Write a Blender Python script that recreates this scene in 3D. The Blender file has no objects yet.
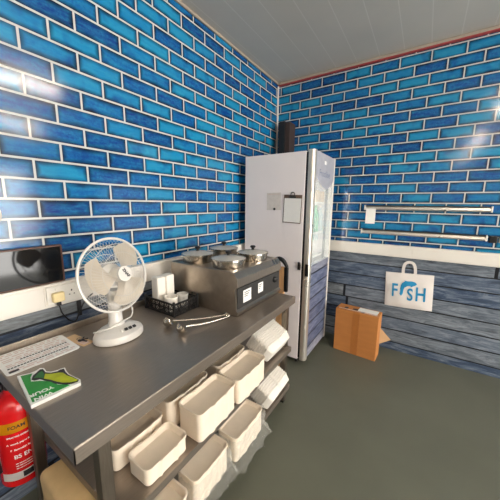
import bpy, bmesh, math, random
from mathutils import Vector, Matrix, Euler
random.seed(7)
SC = bpy.context.scene
COL = SC.collection
PI = math.pi

# ------------------------------------------------------------------ materials
def new_mat(name):
    m = bpy.data.materials.new(name); m.use_nodes = True
    nt = m.node_tree
    b = nt.nodes['Principled BSDF']
    return m, nt, b

def lin(c):
    def f(v):
        v /= 255.0
        return v/12.92 if v <= .04045 else ((v+.055)/1.055)**2.4
    return (f(c[0]), f(c[1]), f(c[2]), 1)

def N(nt, typ, **kw):
    n = nt.nodes.new(typ)
    for k, v in kw.items(): setattr(n, k, v)
    return n

def math_node(nt, op, a, b=None, clamp=False):
    n = N(nt, 'ShaderNodeMath', operation=op, use_clamp=clamp)
    for i, v in enumerate((a, b)):
        if v is None: continue
        if isinstance(v, (int, float)): n.inputs[i].default_value = v
        else: nt.links.new(v, n.inputs[i])
    return n.outputs[0]

def mix(nt, fac, a, b, blend='MIX'):
    n = N(nt, 'ShaderNodeMix', data_type='RGBA', blend_type=blend)
    for idx, v in ((0, fac), (6, a), (7, b)):
        if isinstance(v, (int, float, tuple)): n.inputs[idx].default_value = v
        else: nt.links.new(v, n.inputs[idx])
    return n.outputs[2]

def ramp(nt, fac, stops, interp='LINEAR'):
    n = N(nt, 'ShaderNodeValToRGB')
    cr = n.color_ramp; cr.interpolation = interp
    while len(cr.elements) < len(stops): cr.elements.new(.5)
    for e, (p, c) in zip(cr.elements, stops): e.position = p; e.color = c
    nt.links.new(fac, n.inputs[0])
    return n.outputs[0]

def simple(name, rgb, rough=.5, metal=0., noise=.06, scale=30., bump=0., spec=.5, stretch=None, coat=0.):
    """plain surface with a little procedural mottling"""
    m, nt, b = new_mat(name)
    c = lin(rgb)
    tc = N(nt, 'ShaderNodeTexCoord')
    mp = N(nt, 'ShaderNodeMapping')
    if stretch: mp.inputs['Scale'].default_value = stretch
    nt.links.new(tc.outputs['Object'], mp.inputs['Vector'])
    no = N(nt, 'ShaderNodeTexNoise'); no.inputs['Scale'].default_value = scale; no.inputs['Detail'].default_value = 4
    nt.links.new(mp.outputs[0], no.inputs['Vector'])
    lo = tuple(v*(1-noise) for v in c[:3])+(1,); hi = tuple(min(1, v*(1+noise)) for v in c[:3])+(1,)
    col = ramp(nt, no.outputs['Fac'], [(.3, lo), (.7, hi)])
    nt.links.new(col, b.inputs['Base Color'])
    b.inputs['Roughness'].default_value = rough
    b.inputs['Metallic'].default_value = metal
    b.inputs['Specular IOR Level'].default_value = spec
    b.inputs['Coat Weight'].default_value = coat
    if bump:
        bp = N(nt, 'ShaderNodeBump'); bp.inputs['Strength'].default_value = bump; bp.inputs['Distance'].default_value = .01
        nt.links.new(no.outputs['Fac'], bp.inputs['Height']); nt.links.new(bp.outputs[0], b.inputs['Normal'])
    return m

TILE_W, TILE_H = .24, .0925

def wall_mat(name, along, s0, z0):
    """printed hygiene cladding: glossy blue brick tiles above, weathered blue-grey planks below z=1.03"""
    m, nt, b = new_mat(name)
    geo = N(nt, 'ShaderNodeNewGeometry')
    sep = N(nt, 'ShaderNodeSeparateXYZ'); nt.links.new(geo.outputs['Position'], sep.inputs[0])
    s = sep.outputs[along]; z = sep.outputs[2]
    # ---- tiles
    u = math_node(nt, 'ADD', s, -s0 + TILE_W/2 + 60*TILE_W)
    v = math_node(nt, 'ADD', z, -z0 + 20*TILE_H)
    cv = N(nt, 'ShaderNodeCombineXYZ'); nt.links.new(u, cv.inputs[0]); nt.links.new(v, cv.inputs[1])
    # slight hand-made wobble for the dark rim only
    nw = N(nt, 'ShaderNodeTexNoise'); nw.inputs['Scale'].default_value = 7; nw.inputs['Detail'].default_value = 3
    nt.links.new(cv.outputs[0], nw.inputs['Vector'])
    def brick(mort, smooth, vec):
        n = N(nt, 'ShaderNodeTexBrick', offset=.5, offset_frequency=2, squash=1, squash_frequency=2)
        n.inputs['Color1'].default_value = (0, 0, 0, 1); n.inputs['Color2'].default_value = (1, 1, 1, 1)
        n.inputs['Mortar'].default_value = (.5, .5, .5, 1)
        n.inputs['Scale'].default_value = 1; n.inputs['Mortar Size'].default_value = mort
        n.inputs['Mortar Smooth'].default_value = smooth; n.inputs['Bias'].default_value = 0
        n.inputs['Brick Width'].default_value = TILE_W; n.inputs['Row Height'].default_value = TILE_H
        nt.links.new(vec, n.inputs['Vector']); return n
    g = brick(.0054, .15, cv.outputs[0])
    wob = N(nt, 'ShaderNodeVectorMath', operation='SCALE'); wob.inputs['Scale'].default_value = .034
    cen = N(nt, 'ShaderNodeVectorMath', operation='SUBTRACT'); cen.inputs[1].default_value = (.5, .5, .5)
    nt.links.new(nw.outputs['Color'], cen.inputs[0]); nt.links.new(cen.outputs[0], wob.inputs[0])
    add = N(nt, 'ShaderNodeVectorMath', operation='ADD'); nt.links.new(cv.outputs[0], add.inputs[0]); nt.links.new(wob.outputs[0], add.inputs[1])
    e = brick(.031, 1., add.outputs[0])
    # per-tile tint
    tint = ramp(nt, g.outputs['Color'], [(0, lin((7, 46, 118))), (.28, lin((10, 80, 152))), (.58, lin((14, 110, 170))), (1, lin((26, 136, 182)))])
    # glaze streaks inside a tile
    mp = N(nt, 'ShaderNodeMapping'); mp.inputs['Scale'].default_value = (9, 34, 1); nt.links.new(cv.outputs[0], mp.inputs[0])
    n2 = N(nt, 'ShaderNodeTexNoise'); n2.inputs['Scale'].default_value = 1.4; n2.inputs['Detail'].default_value = 6; n2.inputs['Roughness'].default_value = .65
    nt.links.new(mp.outputs[0], n2.inputs['Vector'])
    n3 = N(nt, 'ShaderNodeTexNoise'); n3.inputs['Scale'].default_value = 9; n3.inputs['Detail'].default_value = 2
    nt.links.new(cv.outputs[0], n3.inputs['Vector'])
    glaze = mix(nt, ramp(nt, n2.outputs['Fac'], [(.35, (0, 0, 0, 1)), (.75, (.75, .75, .75, 1))]), tint, lin((44, 146, 182)))
    glaze = mix(nt, ramp(nt, n3.outputs['Fac'], [(.55, (0, 0, 0, 1)), (.75, (.7, .7, .7, 1))]), glaze, lin((12, 58, 128)))
    cb = brick(.046, 1., cv.outputs[0])
    inner = math_node(nt, 'SUBTRACT', 1., cb.outputs['Fac'], True)
    n4 = N(nt, 'ShaderNodeTexNoise'); n4.inputs['Scale'].default_value = 60; n4.inputs['Detail'].default_value = 5; n4.inputs['Roughness'].default_value = .7
    nt.links.new(cv.outputs[0], n4.inputs['Vector'])
    blot = math_node(nt, 'MULTIPLY', math_node(nt, 'MULTIPLY', inner, ramp(nt, n4.outputs['Fac'], [(.38, (.1, .1, .1, 1)), (.62, (1, 1, 1, 1))])), ramp(nt, g.outputs['Color'], [(.25, (.7, .7, .7, 1)), (.7, (.1, .1, .1, 1))]))
    glaze = mix(nt, blot, glaze, lin((10, 48, 122)))
    # dark fired rim
    ef = math_node(nt, 'POWER', e.outputs['Fac'], .8)
    rimn = math_node(nt, 'MULTIPLY', ef, ramp(nt, n3.outputs['Fac'], [(.3, (.75, .75, .75, 1)), (.6, (1, 1, 1, 1))]))
    tile = mix(nt, rimn, glaze, lin((2, 8, 26)))
    tcol = mix(nt, g.outputs['Fac'], tile, lin((192, 194, 192)))
    # ---- planks
    PH = .1327
    zr = math_node(nt, 'DIVIDE', math_node(nt, 'ADD', z, -.087 + PH*10), PH)
    row = math_node(nt, 'FLOOR', zr)
    fr = math_node(nt, 'SUBTRACT', zr, row)
    wn = N(nt, 'ShaderNodeTexWhiteNoise', noise_dimensions='1D'); nt.links.new(row, wn.inputs['W'])
    PL = 1.8
    su = math_node(nt, 'ADD', math_node(nt, 'DIVIDE', math_node(nt, 'ADD', s, 30.), PL), math_node(nt, 'MULTIPLY', wn.outputs['Value'], 7.3))
    pid = math_node(nt, 'FLOOR', su); fu = math_node(nt, 'SUBTRACT', su, pid)
    gapv = math_node(nt, 'LESS_THAN', math_node(nt, 'MINIMUM', fr, math_node(nt, 'SUBTRACT', 1., fr)), .043)
    gapu = math_node(nt, 'LESS_THAN', math_node(nt, 'MINIMUM', fu, math_node(nt, 'SUBTRACT', 1., fu)), .007)
    gap = math_node(nt, 'MAXIMUM', gapv, gapu)
    cid = N(nt, 'ShaderNodeCombineXYZ'); nt.links.new(row, cid.inputs[0]); nt.links.new(pid, cid.inputs[1])
    w2 = N(nt, 'ShaderNodeTexWhiteNoise', noise_dimensions='2D'); nt.links.new(cid.outputs[0], w2.inputs['Vector'])
    cg = N(nt, 'ShaderNodeCombineXYZ')
    nt.links.new(math_node(nt, 'MULTIPLY', s, 3.), cg.inputs[0]); nt.links.new(math_node(nt, 'MULTIPLY', z, 17.), cg.inputs[1])
    nt.links.new(math_node(nt, 'MULTIPLY', w2.outputs['Value'], 40.), cg.inputs[2])
    ng = N(nt, 'ShaderNodeTexNoise'); ng.inputs['Scale'].default_value = 1.5; ng.inputs['Detail'].default_value = 9; ng.inputs['Roughness'].default_value = .72
    ng.inputs['Distortion'].default_value = .8
    nt.links.new(cg.outputs[0], ng.inputs['Vector'])
    base = ramp(nt, w2.outputs['Value'], [(0, lin((50, 64, 88))), (.35, lin((66, 82, 106))), (.7, lin((88, 100, 118))), (1, lin((116, 120, 122)))])
    dark = mix(nt, .72, base, lin((18, 26, 40)))
    light = mix(nt, .5, base, lin((168, 176, 184)))
    k = ramp(nt, ng.outputs['Fac'], [(.32, (0, 0, 0, 1)), (.48, (.5, .5, .5, 1)), (.66, (1, 1, 1, 1))])
    wood = mix(nt, math_node(nt, 'MULTIPLY', k, 2., True), dark, base)
    wood = mix(nt, math_node(nt, 'SUBTRACT', math_node(nt, 'MULTIPLY', k, 2.), 1., True), wood, light)
    wood = mix(nt, gap, wood, lin((14, 17, 24)))
    # ---- combine
    up = math_node(nt, 'GREATER_THAN', z, 1.03)
    col = mix(nt, up, wood, tcol)
    nt.links.new(col, b.inputs['Base Color'])
    r = N(nt, 'ShaderNodeMapRange'); nt.links.new(up, r.inputs['Value']); r.inputs['To Min'].default_value = .38; r.inputs['To Max'].default_value = .13
    nt.links.new(r.outputs[0], b.inputs['Roughness'])
    b.inputs['Specular IOR Level'].default_value = .5
    nb = N(nt, 'ShaderNodeTexNoise'); nb.inputs['Scale'].default_value = 5; nb.inputs['Detail'].default_value = 1
    nt.links.new(geo.outputs['Position'], nb.inputs['Vector'])
    bp = N(nt, 'ShaderNodeBump'); bp.inputs['Strength'].default_value = .05; bp.inputs['Distance'].default_value = .02
    nt.links.new(nb.outputs['Fac'], bp.inputs['Height']); nt.links.new(bp.outputs[0], b.inputs['Normal'])
    return m

def plank_print_mat():
    m, nt, b = new_mat('fridge_plank_print')
    tc = N(nt, 'ShaderNodeTexCoord'); sep = N(nt, 'ShaderNodeSeparateXYZ'); nt.links.new(tc.outputs['Object'], sep.inputs[0])
    s, z = sep.outputs[1], sep.outputs[2]
    PH = .118
    zr = math_node(nt, 'DIVIDE', math_node(nt, 'ADD', z, 5.03), PH); row = math_node(nt, 'FLOOR', zr); fr = math_node(nt, 'SUBTRACT', zr, row)
    wn = N(nt, 'ShaderNodeTexWhiteNoise', noise_dimensions='1D'); nt.links.new(row, wn.inputs['W'])
    gap = math_node(nt, 'LESS_THAN', math_node(nt, 'MINIMUM', fr, math_node(nt, 'SUBTRACT', 1., fr)), .06)
    cg = N(nt, 'ShaderNodeCombineXYZ'); nt.links.new(math_node(nt, 'MULTIPLY', s, 5.), cg.inputs[0]); nt.links.new(math_node(nt, 'MULTIPLY', z, 30.), cg.inputs[1])
    nt.links.new(math_node(nt, 'MULTIPLY', wn.outputs['Value'], 30.), cg.inputs[2])
    ng = N(nt, 'ShaderNodeTexNoise'); ng.inputs['Scale'].default_value = 1.5; ng.inputs['Detail'].default_value = 8; ng.inputs['Roughness'].default_value = .7
    nt.links.new(cg.outputs[0], ng.inputs['Vector'])
    base = ramp(nt, wn.outputs['Value'], [(0, lin((40, 54, 96))), (.5, lin((84, 98, 140))), (1, lin((168, 166, 176)))])
    c = mix(nt, ramp(nt, ng.outputs['Fac'], [(.35, (0, 0, 0, 1)), (.65, (1, 1, 1, 1))]), mix(nt, .6, base, lin((34, 42, 70))), mix(nt, .35, base, lin((190, 194, 205))))
    c = mix(nt, gap, c, lin((22, 26, 42)))
    nt.links.new(c, b.inputs['Base Color']); b.inputs['Roughness'].default_value = .3
    return m

def ceiling_mat():
    m, nt, b = new_mat('ceiling_panels')
    geo = N(nt, 'ShaderNodeNewGeometry'); sep = N(nt, 'ShaderNodeSeparateXYZ'); nt.links.new(geo.outputs['Position'], sep.inputs[0])
    u = math_node(nt, 'DIVIDE', math_node(nt, 'ADD', sep.outputs[0], .03), .2)
    f = math_node(nt, 'SUBTRACT', u, math_node(nt, 'FLOOR', u))
    gr = math_node(nt, 'LESS_THAN', math_node(nt, 'ABSOLUTE', math_node(nt, 'SUBTRACT', f, .5)), .018)
    no = N(nt, 'ShaderNodeTexNoise'); no.inputs['Scale'].default_value = 2.; nt.links.new(geo.outputs['Position'], no.inputs['Vector'])
    c = ramp(nt, no.outputs['Fac'], [(.3, lin((186, 181, 172))), (.7, lin((194, 188, 178)))])
    c = mix(nt, math_node(nt, 'MULTIPLY', gr, .3), c, lin((226, 222, 216)))
    nt.links.new(c, b.inputs['Base Color']); b.inputs['Roughness'].default_value = .34
    return m

def floor_mat():
    m, nt, b = new_mat('floor_vinyl')
    geo = N(nt, 'ShaderNodeNewGeometry')
    n1 = N(nt, 'ShaderNodeTexNoise'); n1.inputs['Scale'].default_value = 420; n1.inputs['Detail'].default_value = 2
    n2 = N(nt, 'ShaderNodeTexNoise'); n2.inputs['Scale'].default_value = 2.2; n2.inputs['Detail'].default_value = 5
    for n in (n1, n2): nt.links.new(geo.outputs['Position'], n.inputs['Vector'])
    c = ramp(nt, n2.outputs['Fac'], [(.3, lin((88, 90, 78))), (.7, lin((97, 99, 86)))])
    c = mix(nt, ramp(nt, n1.outputs['Fac'], [(.5, (0, 0, 0, 1)), (.75, (.35, .35, .35, 1))]), c, lin((116, 118, 104)))
    nt.links.new(c, b.inputs['Base Color']); b.inputs['Roughness'].default_value = .42
    b.inputs['Specular IOR Level'].default_value = .4
    return m

def steel(name, rgb=(150, 146, 140), rough=.3, stretch=(3, 60, 60), metal=1.):
    m, nt, b = new_mat(name)
    tc = N(nt, 'ShaderNodeTexCoord'); mp = N(nt, 'ShaderNodeMapping'); mp.inputs['Scale'].default_value = stretch
    nt.links.new(tc.outputs['Object'], mp.inputs[0])
    no = N(nt, 'ShaderNodeTexNoise'); no.inputs['Scale'].default_value = 6; no.inputs['Detail'].default_value = 6
    nt.links.new(mp.outputs[0], no.inputs['Vector'])
    n2 = N(nt, 'ShaderNodeTexNoise'); n2.inputs['Scale'].default_value = 3.5; n2.inputs['Detail'].default_value = 3
    nt.links.new(tc.outputs['Object'], n2.inputs['Vector'])
    c = lin(rgb)
    nt.links.new(ramp(nt, no.outputs['Fac'], [(.3, tuple(v*.9 for v in c[:3])+(1,)), (.7, tuple(min(1, v*1.08) for v in c[:3])+(1,))]), b.inputs['Base Color'])
    mr = N(nt, 'ShaderNodeMapRange'); nt.links.new(n2.outputs['Fac'], mr.inputs['Value'])
    mr.inputs['From Min'].default_value = .3; mr.inputs['From Max'].default_value = .7
    mr.inputs['To Min'].default_value = rough*.85; mr.inputs['To Max'].default_value = rough*1.2
    nt.links.new(mr.outputs[0], b.inputs['Roughness']); b.inputs['Metallic'].default_value = metal
    return m

def emitter(name, rgb, s):
    m, nt, b = new_mat(name); b.inputs['Emission Color'].default_value = lin(rgb); b.inputs['Emission Strength'].default_value = s
    b.inputs['Base Color'].default_value = lin(rgb); return m

def clear(name, rgb=(255, 255, 255), alpha=.2, rough=.08, spec=.5, edge=.45):
    """thin clear sheet: mostly see-through with a glossy skin"""
    m, nt, b = new_mat(name)
    tr = N(nt, 'ShaderNodeBsdfTransparent'); tr.inputs[0].default_value = (.97, .98, .98, 1)
    b.inputs['Base Color'].default_value = lin(rgb); b.inputs['Roughness'].default_value = rough
    b.inputs['Specular IOR Level'].default_value = spec
    ms = N(nt, 'ShaderNodeMixShader')
    fr = N(nt, 'ShaderNodeLayerWeight'); fr.inputs['Blend'].default_value = .35
    a = math_node(nt, 'ADD', alpha, math_node(nt, 'MULTIPLY', fr.outputs['Facing'], edge), True)
    nt.links.new(a, ms.inputs[0]); nt.links.new(tr.outputs[0], ms.inputs[1]); nt.links.new(b.outputs[0], ms.inputs[2])
    nt.links.new(ms.outputs[0], nt.nodes['Material Output'].inputs['Surface'])
    return m

def film_mat():
    m = clear('crinkled_clear_film', (232, 228, 218), .1, .1, .8, .3)
    nt = m.node_tree; b = nt.nodes['Principled BSDF']
    tc = N(nt, 'ShaderNodeTexCoord')
    no = N(nt, 'ShaderNodeTexNoise'); no.inputs['Scale'].default_value = 22; no.inputs['Detail'].default_value = 5; no.inputs['Distortion'].default_value = 1.5
    nt.links.new(tc.outputs['Object'], no.inputs['Vector'])
    bp = N(nt, 'ShaderNodeBump'); bp.inputs['Strength'].default_value = .9; bp.inputs['Distance'].default_value = .02
    nt.links.new(no.outputs['Fac'], bp.inputs['Height']); nt.links.new(bp.outputs[0], b.inputs['Normal'])
    return m

M = {}
M['wall_left'] = wall_mat('cladding_print_left', 1, -9.1454*.24, 6.05*.24-.04625)
M['wall_back'] = wall_mat('cladding_print_back', 0, 3.6735*.24, (6.05+.4435)*.24-.04625)
M['plank_print'] = plank_print_mat()
M['ceiling'] = ceiling_mat()
M['floor'] = floor_mat()
M['paint'] = simple('cream_wall_paint', (206, 202, 194), .6, noise=.02, scale=5)
M['trunking'] = simple('white_upvc', (228, 222, 213), .35, noise=.02, scale=8)
M['white'] = simple('white_plastic', (226, 222, 214), .3, noise=.02)
M['fanwhite'] = simple('fan_white_plastic', (214, 210, 204), .28, noise=.015)
M['blade'] = simple('fan_blade_plastic', (224, 214, 198), .3, noise=.02)
M['red_edge'] = simple('red_film_edge', (168, 62, 62), .5, noise=.2, scale=40)
M['coving'] = simple('grey_pvc_coving', (168, 156, 142), .4, noise=.03)
M['black'] = simple('black_plastic', (22, 22, 24), .35, noise=.1)
M['darkmetal'] = simple('dark_grey_metal', (62, 60, 58), .45, .6, noise=.08)
M['steel'] = steel('brushed_steel_top', (150, 139, 128), .36, (60, 2.5, 60), .72)
M['steel_side'] = steel('brushed_steel_sheet', (176, 164, 150), .3, (4, 50, 4), .95)
M['steel_leg'] = steel('steel_leg', (128, 118, 106), .35, (40, 40, 3), .9)
M['pot'] = steel('pot_steel', (196, 188, 176), .22, (20, 20, 50), 1.)
M['chrome'] = steel('bright_ladle_steel', (200, 192, 180), .16, (20, 20, 20), 1.)
M['fascia'] = simple('grey_fascia', (74, 72, 70), .4, .5, noise=.06)
M['paper'] = simple('white_paper', (238, 236, 232), .7, noise=.015)
M['pulp'] = simple('moulded_pulp', (234, 219, 199), .75, noise=.035, scale=18, bump=.06)
M['foam'] = simple('white_foam', (234, 228, 218), .7, noise=.02, scale=30, bump=.04)
M['card'] = simple('brown_cardboard', (188, 122, 62), .75, noise=.06, scale=7, stretch=(1, 1, 4), bump=.03)
M['card_pale'] = simple('pale_cardboard', (214, 178, 136), .75, noise=.05, scale=9)
M['tape'] = simple('packing_tape', (176, 110, 54), .35, noise=.04)
M['fridge'] = simple('fridge_enamel', (238, 230, 230), .32, noise=.015, scale=4)
M['alu'] = steel('satin_aluminium', (214, 208, 198), .3, (30, 30, 2), .75)
M['red'] = simple('extinguisher_red', (206, 16, 22), .25, noise=.04, scale=8, coat=.3)
M['yellow'] = simple('label_yellow', (238, 170, 14), .45, noise=.03)
M['green'] = simple('booklet_green', (22, 140, 50), .4, noise=.08, scale=25)
M['boot'] = simple('boot_yellow_green', (176, 186, 22), .4, noise=.18, scale=30)
M['boot_dark'] = simple('boot_dark_green', (20, 104, 40), .4, noise=.2, scale=40)
M['ink'] = simple('dark_ink', (40, 34, 40), .6, noise=.1)
M['ink_soft'] = simple('pink_ink', (214, 188, 178), .7, noise=.05)
M['cyan'] = simple('sea_blue_print', (24, 140, 190), .5, noise=.06)
M['bag'] = simple('white_carrier_bag', (232, 224, 218), .5, noise=.02, scale=12, bump=.03)
M['wood'] = simple('tan_wood', (206, 158, 110), .6, noise=.12, scale=12, stretch=(12, 12, 1))
M['plugyellow'] = simple('cream_plug', (232, 212, 160), .4, noise=.03)
M['screen'] = simple('dark_screen_glass', (12, 13, 17), .07, noise=.1)
M['brownframe'] = simple('brown_frame', (84, 50, 36), .4, noise=.08)
M['badge'] = simple('grey_blue_sticker', (166, 166, 174), .35, noise=.07, scale=25)
M['bottle_green'] = simple('green_bottle_plastic', (26, 150, 96), .2, noise=.1)
M['bottle_clear'] = simple('pale_water_bottle', (190, 208, 210), .15, noise=.06)
M['glass'] = clear('door_glass', (235, 240, 240), .07, .03)
M['lid_glass'] = clear('pot_lid_glass', (210, 205, 196), .45, .08)
M['tub'] = clear('clear_tub', (235, 232, 226), .35, .12)
M['film'] = film_mat()
M['tube'] = emitter('fluorescent_tube', (255, 243, 228), 92)
M['led'] = emitter('fridge_lamp', (250, 250, 245), 25)
M['kraft'] = simple('tan_wrapped_pack', (206, 176, 128), .55, noise=.12, scale=10, bump=.25)

# ------------------------------------------------------------------ helpers
def bx(bm, x0, x1, y0, y1, z0, z1, bev=0., seg=2, mat=None):
    r = bmesh.ops.create_cube(bm, size=1)
    vs = r['verts']
    for v in vs:
        v.co = Vector(((x0+x1)/2 + v.co.x*(x1-x0), (y0+y1)/2 + v.co.y*(y1-y0), (z0+z1)/2 + v.co.z*(z1-z0)))
    if bev:
        es = list({e for v in vs for e in v.link_edges})
        r2 = bmesh.ops.bevel(bm, geom=es, offset=bev, segments=seg, affect='EDGES', profile=.5)
        vs = list({v for f in r2['faces'] for v in f.verts} | {v for v in vs if v.is_valid})
    if mat is not None: bmesh.ops.transform(bm, matrix=mat, verts=vs)
    return vs

def box(x0, x1, y0, y1, z0, z1, bev=0., seg=2):
    bm = bmesh.new(); bx(bm, x0, x1, y0, y1, z0, z1, bev, seg); return bm

def lathe(bm, prof, n=32, mat=None, cap=True):
    rings = []
    for (r, z) in prof:
        rings.append([bm.verts.new((r*math.cos(2*PI*i/n), r*math.sin(2*PI*i/n), z)) for i in range(n)])
    for a, b in zip(rings, rings[1:]):
        for i in range(n): bm.faces.new((a[i], a[(i+1) % n], b[(i+1) % n], b[i]))
    if cap:
        bm.faces.new(list(reversed(rings[0]))); bm.faces.new(rings[-1])
    vs = [v for r in rings for v in r]
    if mat is not None: bmesh.ops.transform(bm, matrix=mat, verts=vs)
    return vs

def tube(bm, pts, r, n=8, closed=False, cap=True):
    pts = [Vector(p) for p in pts]; L = len(pts); rings = []
    prev = None
    for i, p in enumerate(pts):
        a = pts[(i-1) % L] if (closed or i > 0) else p
        b = pts[(i+1) % L] if (closed or i < L-1) else p
        t = (b-a).normalized()
        if prev is None:
            ref = Vector((0, 0, 1)) if abs(t.z) < .9 else Vector((1, 0, 0))
            u = t.cross(ref).normalized()
        else:
            u = (prev - t*prev.dot(t)).normalized()
        prev = u; w = t.cross(u)
        rr = r(i/(L-1)) if callable(r) else r
        rings.append([bm.verts.new(p + (u*math.cos(2*PI*k/n) + w*math.sin(2*PI*k/n))*rr) for k in range(n)])
    m = L if closed else L-1
    for i in range(m):
        a, b = rings[i], rings[(i+1) % L]
        if closed and i == L-1:
            # align the last ring to the first
            best = min(range(n), key=lambda s: sum((a[k].co-b[(k+s) % n].co).length for k in range(n)))
            b = [b[(k+best) % n] for k in range(n)]
        for k in range(n): bm.faces.new((a[k], a[(k+1) % n], b[(k+1) % n], b[k]))
    if cap and not closed:
        bm.faces.new(list(reversed(rings[0]))); bm.faces.new(rings[-1])

def prism(bm, poly, d, mat=None):
    """polygon in local xy, thickness along +z"""
    a = [bm.verts.new((x, y, 0)) for x, y in poly]; b = [bm.verts.new((x, y, d)) for x, y in poly]
    n = len(poly)
    bm.faces.new(list(reversed(a))); bm.faces.new(b)
    for i in range(n): bm.faces.new((a[i], a[(i+1) % n], b[(i+1) % n], b[i]))
    if mat is not None: bmesh.ops.transform(bm, matrix=mat, verts=a+b)

def spline(pts, n=40, closed=False):
    P = [Vector(p) for p in pts]; out = []; L = len(P)
    segs = L if closed else L-1
    per = max(2, n//segs)
    for i in range(segs):
        g = (lambda k: P[k % L]) if closed else (lambda k: P[min(max(k, 0), L-1)])
        p0, p1, p2, p3 = g(i-1), g(i), g(i+1), g(i+2)
        for j in range(per):
            t = j/per
            out.append(.5*((2*p1)+(p2-p0)*t+(2*p0-5*p1+4*p2-p3)*t*t+(3*p1-p0-3*p2+p3)*t**3))
    if not closed: out.append(P[-1])
    return out

def rrect(w, h, r, n=5, sub=1):
    """rounded rectangle, counter-clockwise, sub = subdivisions of straight sides"""
    pts = []
    cs = [(w/2-r, -h/2+r, -PI/2), (w/2-r, h/2-r, 0), (-w/2+r, h/2-r, PI/2), (-w/2+r, -h/2+r, PI)]
    for k, (cx, cy, a0) in enumerate(cs):
        arc = [(cx+r*math.cos(a0+PI/2*i/n), cy+r*math.sin(a0+PI/2*i/n)) for i in range(n+1)]
        pts += arc
        nx, ny, na = cs[(k+1) % 4]
        end = arc[-1]; st = (nx+r*math.cos(na), ny+r*math.sin(na))
        for i in range(1, sub): pts.append((end[0]+(st[0]-end[0])*i/sub, end[1]+(st[1]-end[1])*i/sub))
    return pts

def loft(bm, loops, cap0=True, cap1=True):
    R = [[bm.verts.new(p) for p in l] for l in loops]; n = len(R[0])
    for a, b in zip(R, R[1:]):
        for i in range(n): bm.faces.new((a[i], a[(i+1) % n], b[(i+1) % n], b[i]))
    if cap0: bm.faces.new(list(reversed(R[0])))
    if cap1: bm.faces.new(R[-1])
    return R

def obj(name, bm, m, parent=None, smooth=False, loc=None, rot=None):
    bmesh.ops.recalc_face_normals(bm, faces=bm.faces)
    me = bpy.data.meshes.new(name); bm.to_mesh(me); bm.free()
    mats = m if isinstance(m, list) else [m]
    for k in mats: me.materials.append(k)
    if smooth:
        for p in me.polygons: p.use_smooth = True
        ang = math.radians(38)
        me.set_sharp_from_angle(angle=ang)
    o = bpy.data.objects.new(name, me); COL.objects.link(o)
    if parent is not None: o.parent = parent
    if loc is not None: o.location = loc
    if rot is not None: o.rotation_euler = rot
    return o

def tag(o, label, cat, group=None, kind=None):
    if label: o['label'] = label
    if cat: o['category'] = cat
    if group: o['group'] = group
    if kind: o['kind'] = kind
    return o

def thing(name, label, cat, loc=(0, 0, 0), rot=(0, 0, 0), group=None):
    o = bpy.data.objects.new(name, None); COL.objects.link(o)
    o.empty_display_size = .05
    o.location = loc; o.rotation_euler = rot
    return tag(o, label, cat, group)

def struct(name, bm, m, smooth=False):
    o = obj(name, bm, m, None, smooth); o['kind'] = 'structure'; return o

def dup(root, loc, rot=None, label=None):
    r = root.copy(); COL.objects.link(r); r.location = loc
    if rot is not None: r.rotation_euler = rot
    if label: r['label'] = label
    for ch in list(root.children):
        c = ch.copy(); COL.objects.link(c); c.parent = r
        for g in ch.children:
            d = g.copy(); COL.objects.link(d); d.parent = c
    return r

def text(name, s, size, m, mat, parent=None, depth=.0006, align='CENTER', bold=0., spacing=1.):
    cu = bpy.data.curves.new(name, 'FONT'); cu.body = s; cu.size = size; cu.extrude = depth
    cu.align_x = align; cu.align_y = 'CENTER'; cu.offset = bold; cu.space_character = spacing
    to = bpy.data.objects.new(name, cu); COL.objects.link(to)
    dg = bpy.context.evaluated_depsgraph_get()
    me = bpy.data.meshes.new_from_object(to.evaluated_get(dg))
    bpy.data.objects.remove(to)
    me.materials.clear(); me.materials.append(m)
    me.transform(mat)
    o = bpy.data.objects.new(name, me); COL.objects.link(o)
    if parent is not None: o.parent = parent
    return o

def basis(origin, ex, ey):
    ex = Vector(ex).normalized(); ey = Vector(ey); ey = (ey-ex*ey.dot(ex)).normalized(); ez = ex.cross(ey)
    m = Matrix((ex, ey, ez)).transposed().to_4x4(); m.translation = Vector(origin); return m

# ------------------------------------------------------------------ setting
H = 2.856; XR = 5.4; YF = -7.2
struct('floor', box(-.1, XR+.1, YF-.1, .1, -.1, 0), M['floor'])
struct('ceiling', box(-.1, XR+.1, YF-.1, .1, H, H+.1), M['ceiling'])
struct('wall_left', box(-.1, 0, YF-.1, .1, 0, H), M['wall_left'])
struct('wall_back', box(0, XR+.1, 0, .1, 0, H), M['wall_back'])
bm = bmesh.new()                       # shop side wall with its glazed entrance opening
OY0, OY1, OZ1 = -3.5, -.7, 2.2
bx(bm, XR, XR+.1, YF, OY0, 0, H); bx(bm, XR, XR+.1, OY1, 0, 0, H); bx(bm, XR, XR+.1, OY0, OY1, OZ1, H)
struct('wall_right', bm, M['paint'])
struct('wall_front', box(-.1, XR+.1, YF-.1, YF, 0, H), M['paint'])
bm = bmesh.new()
for y in (OY0, -2.13, OY1-.06): bx(bm, XR+.02, XR+.08, y, y+.06, .0005, OZ1)
bx(bm, XR+.02, XR+.08, OY0+.06, OY1-.06, OZ1-.06, OZ1)
struct('door_1', bm, M['trunking'])
# corner strip, red-edged coving
bm = bmesh.new(); bx(bm, .0005, .016, -.016, -.0005, 1.1, H-.03, .003); struct('trim_1', bm, M['trunking'])
bm = bmesh.new(); bx(bm, .03, XR, -.03, -.0005, H-.03, H-.0005, .008); struct('trim_2', bm, M['coving'])
bm = bmesh.new(); bx(bm, .0005, .02, YF, -.0005, H-.02, H-.0005, .006); struct('trim_3', bm, M['coving'])
bm = bmesh.new(); bx(bm, .022, XR, -.034, -.0005, H-.037, H-.0305); struct('trim_4', bm, M['red_edge'])
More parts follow.
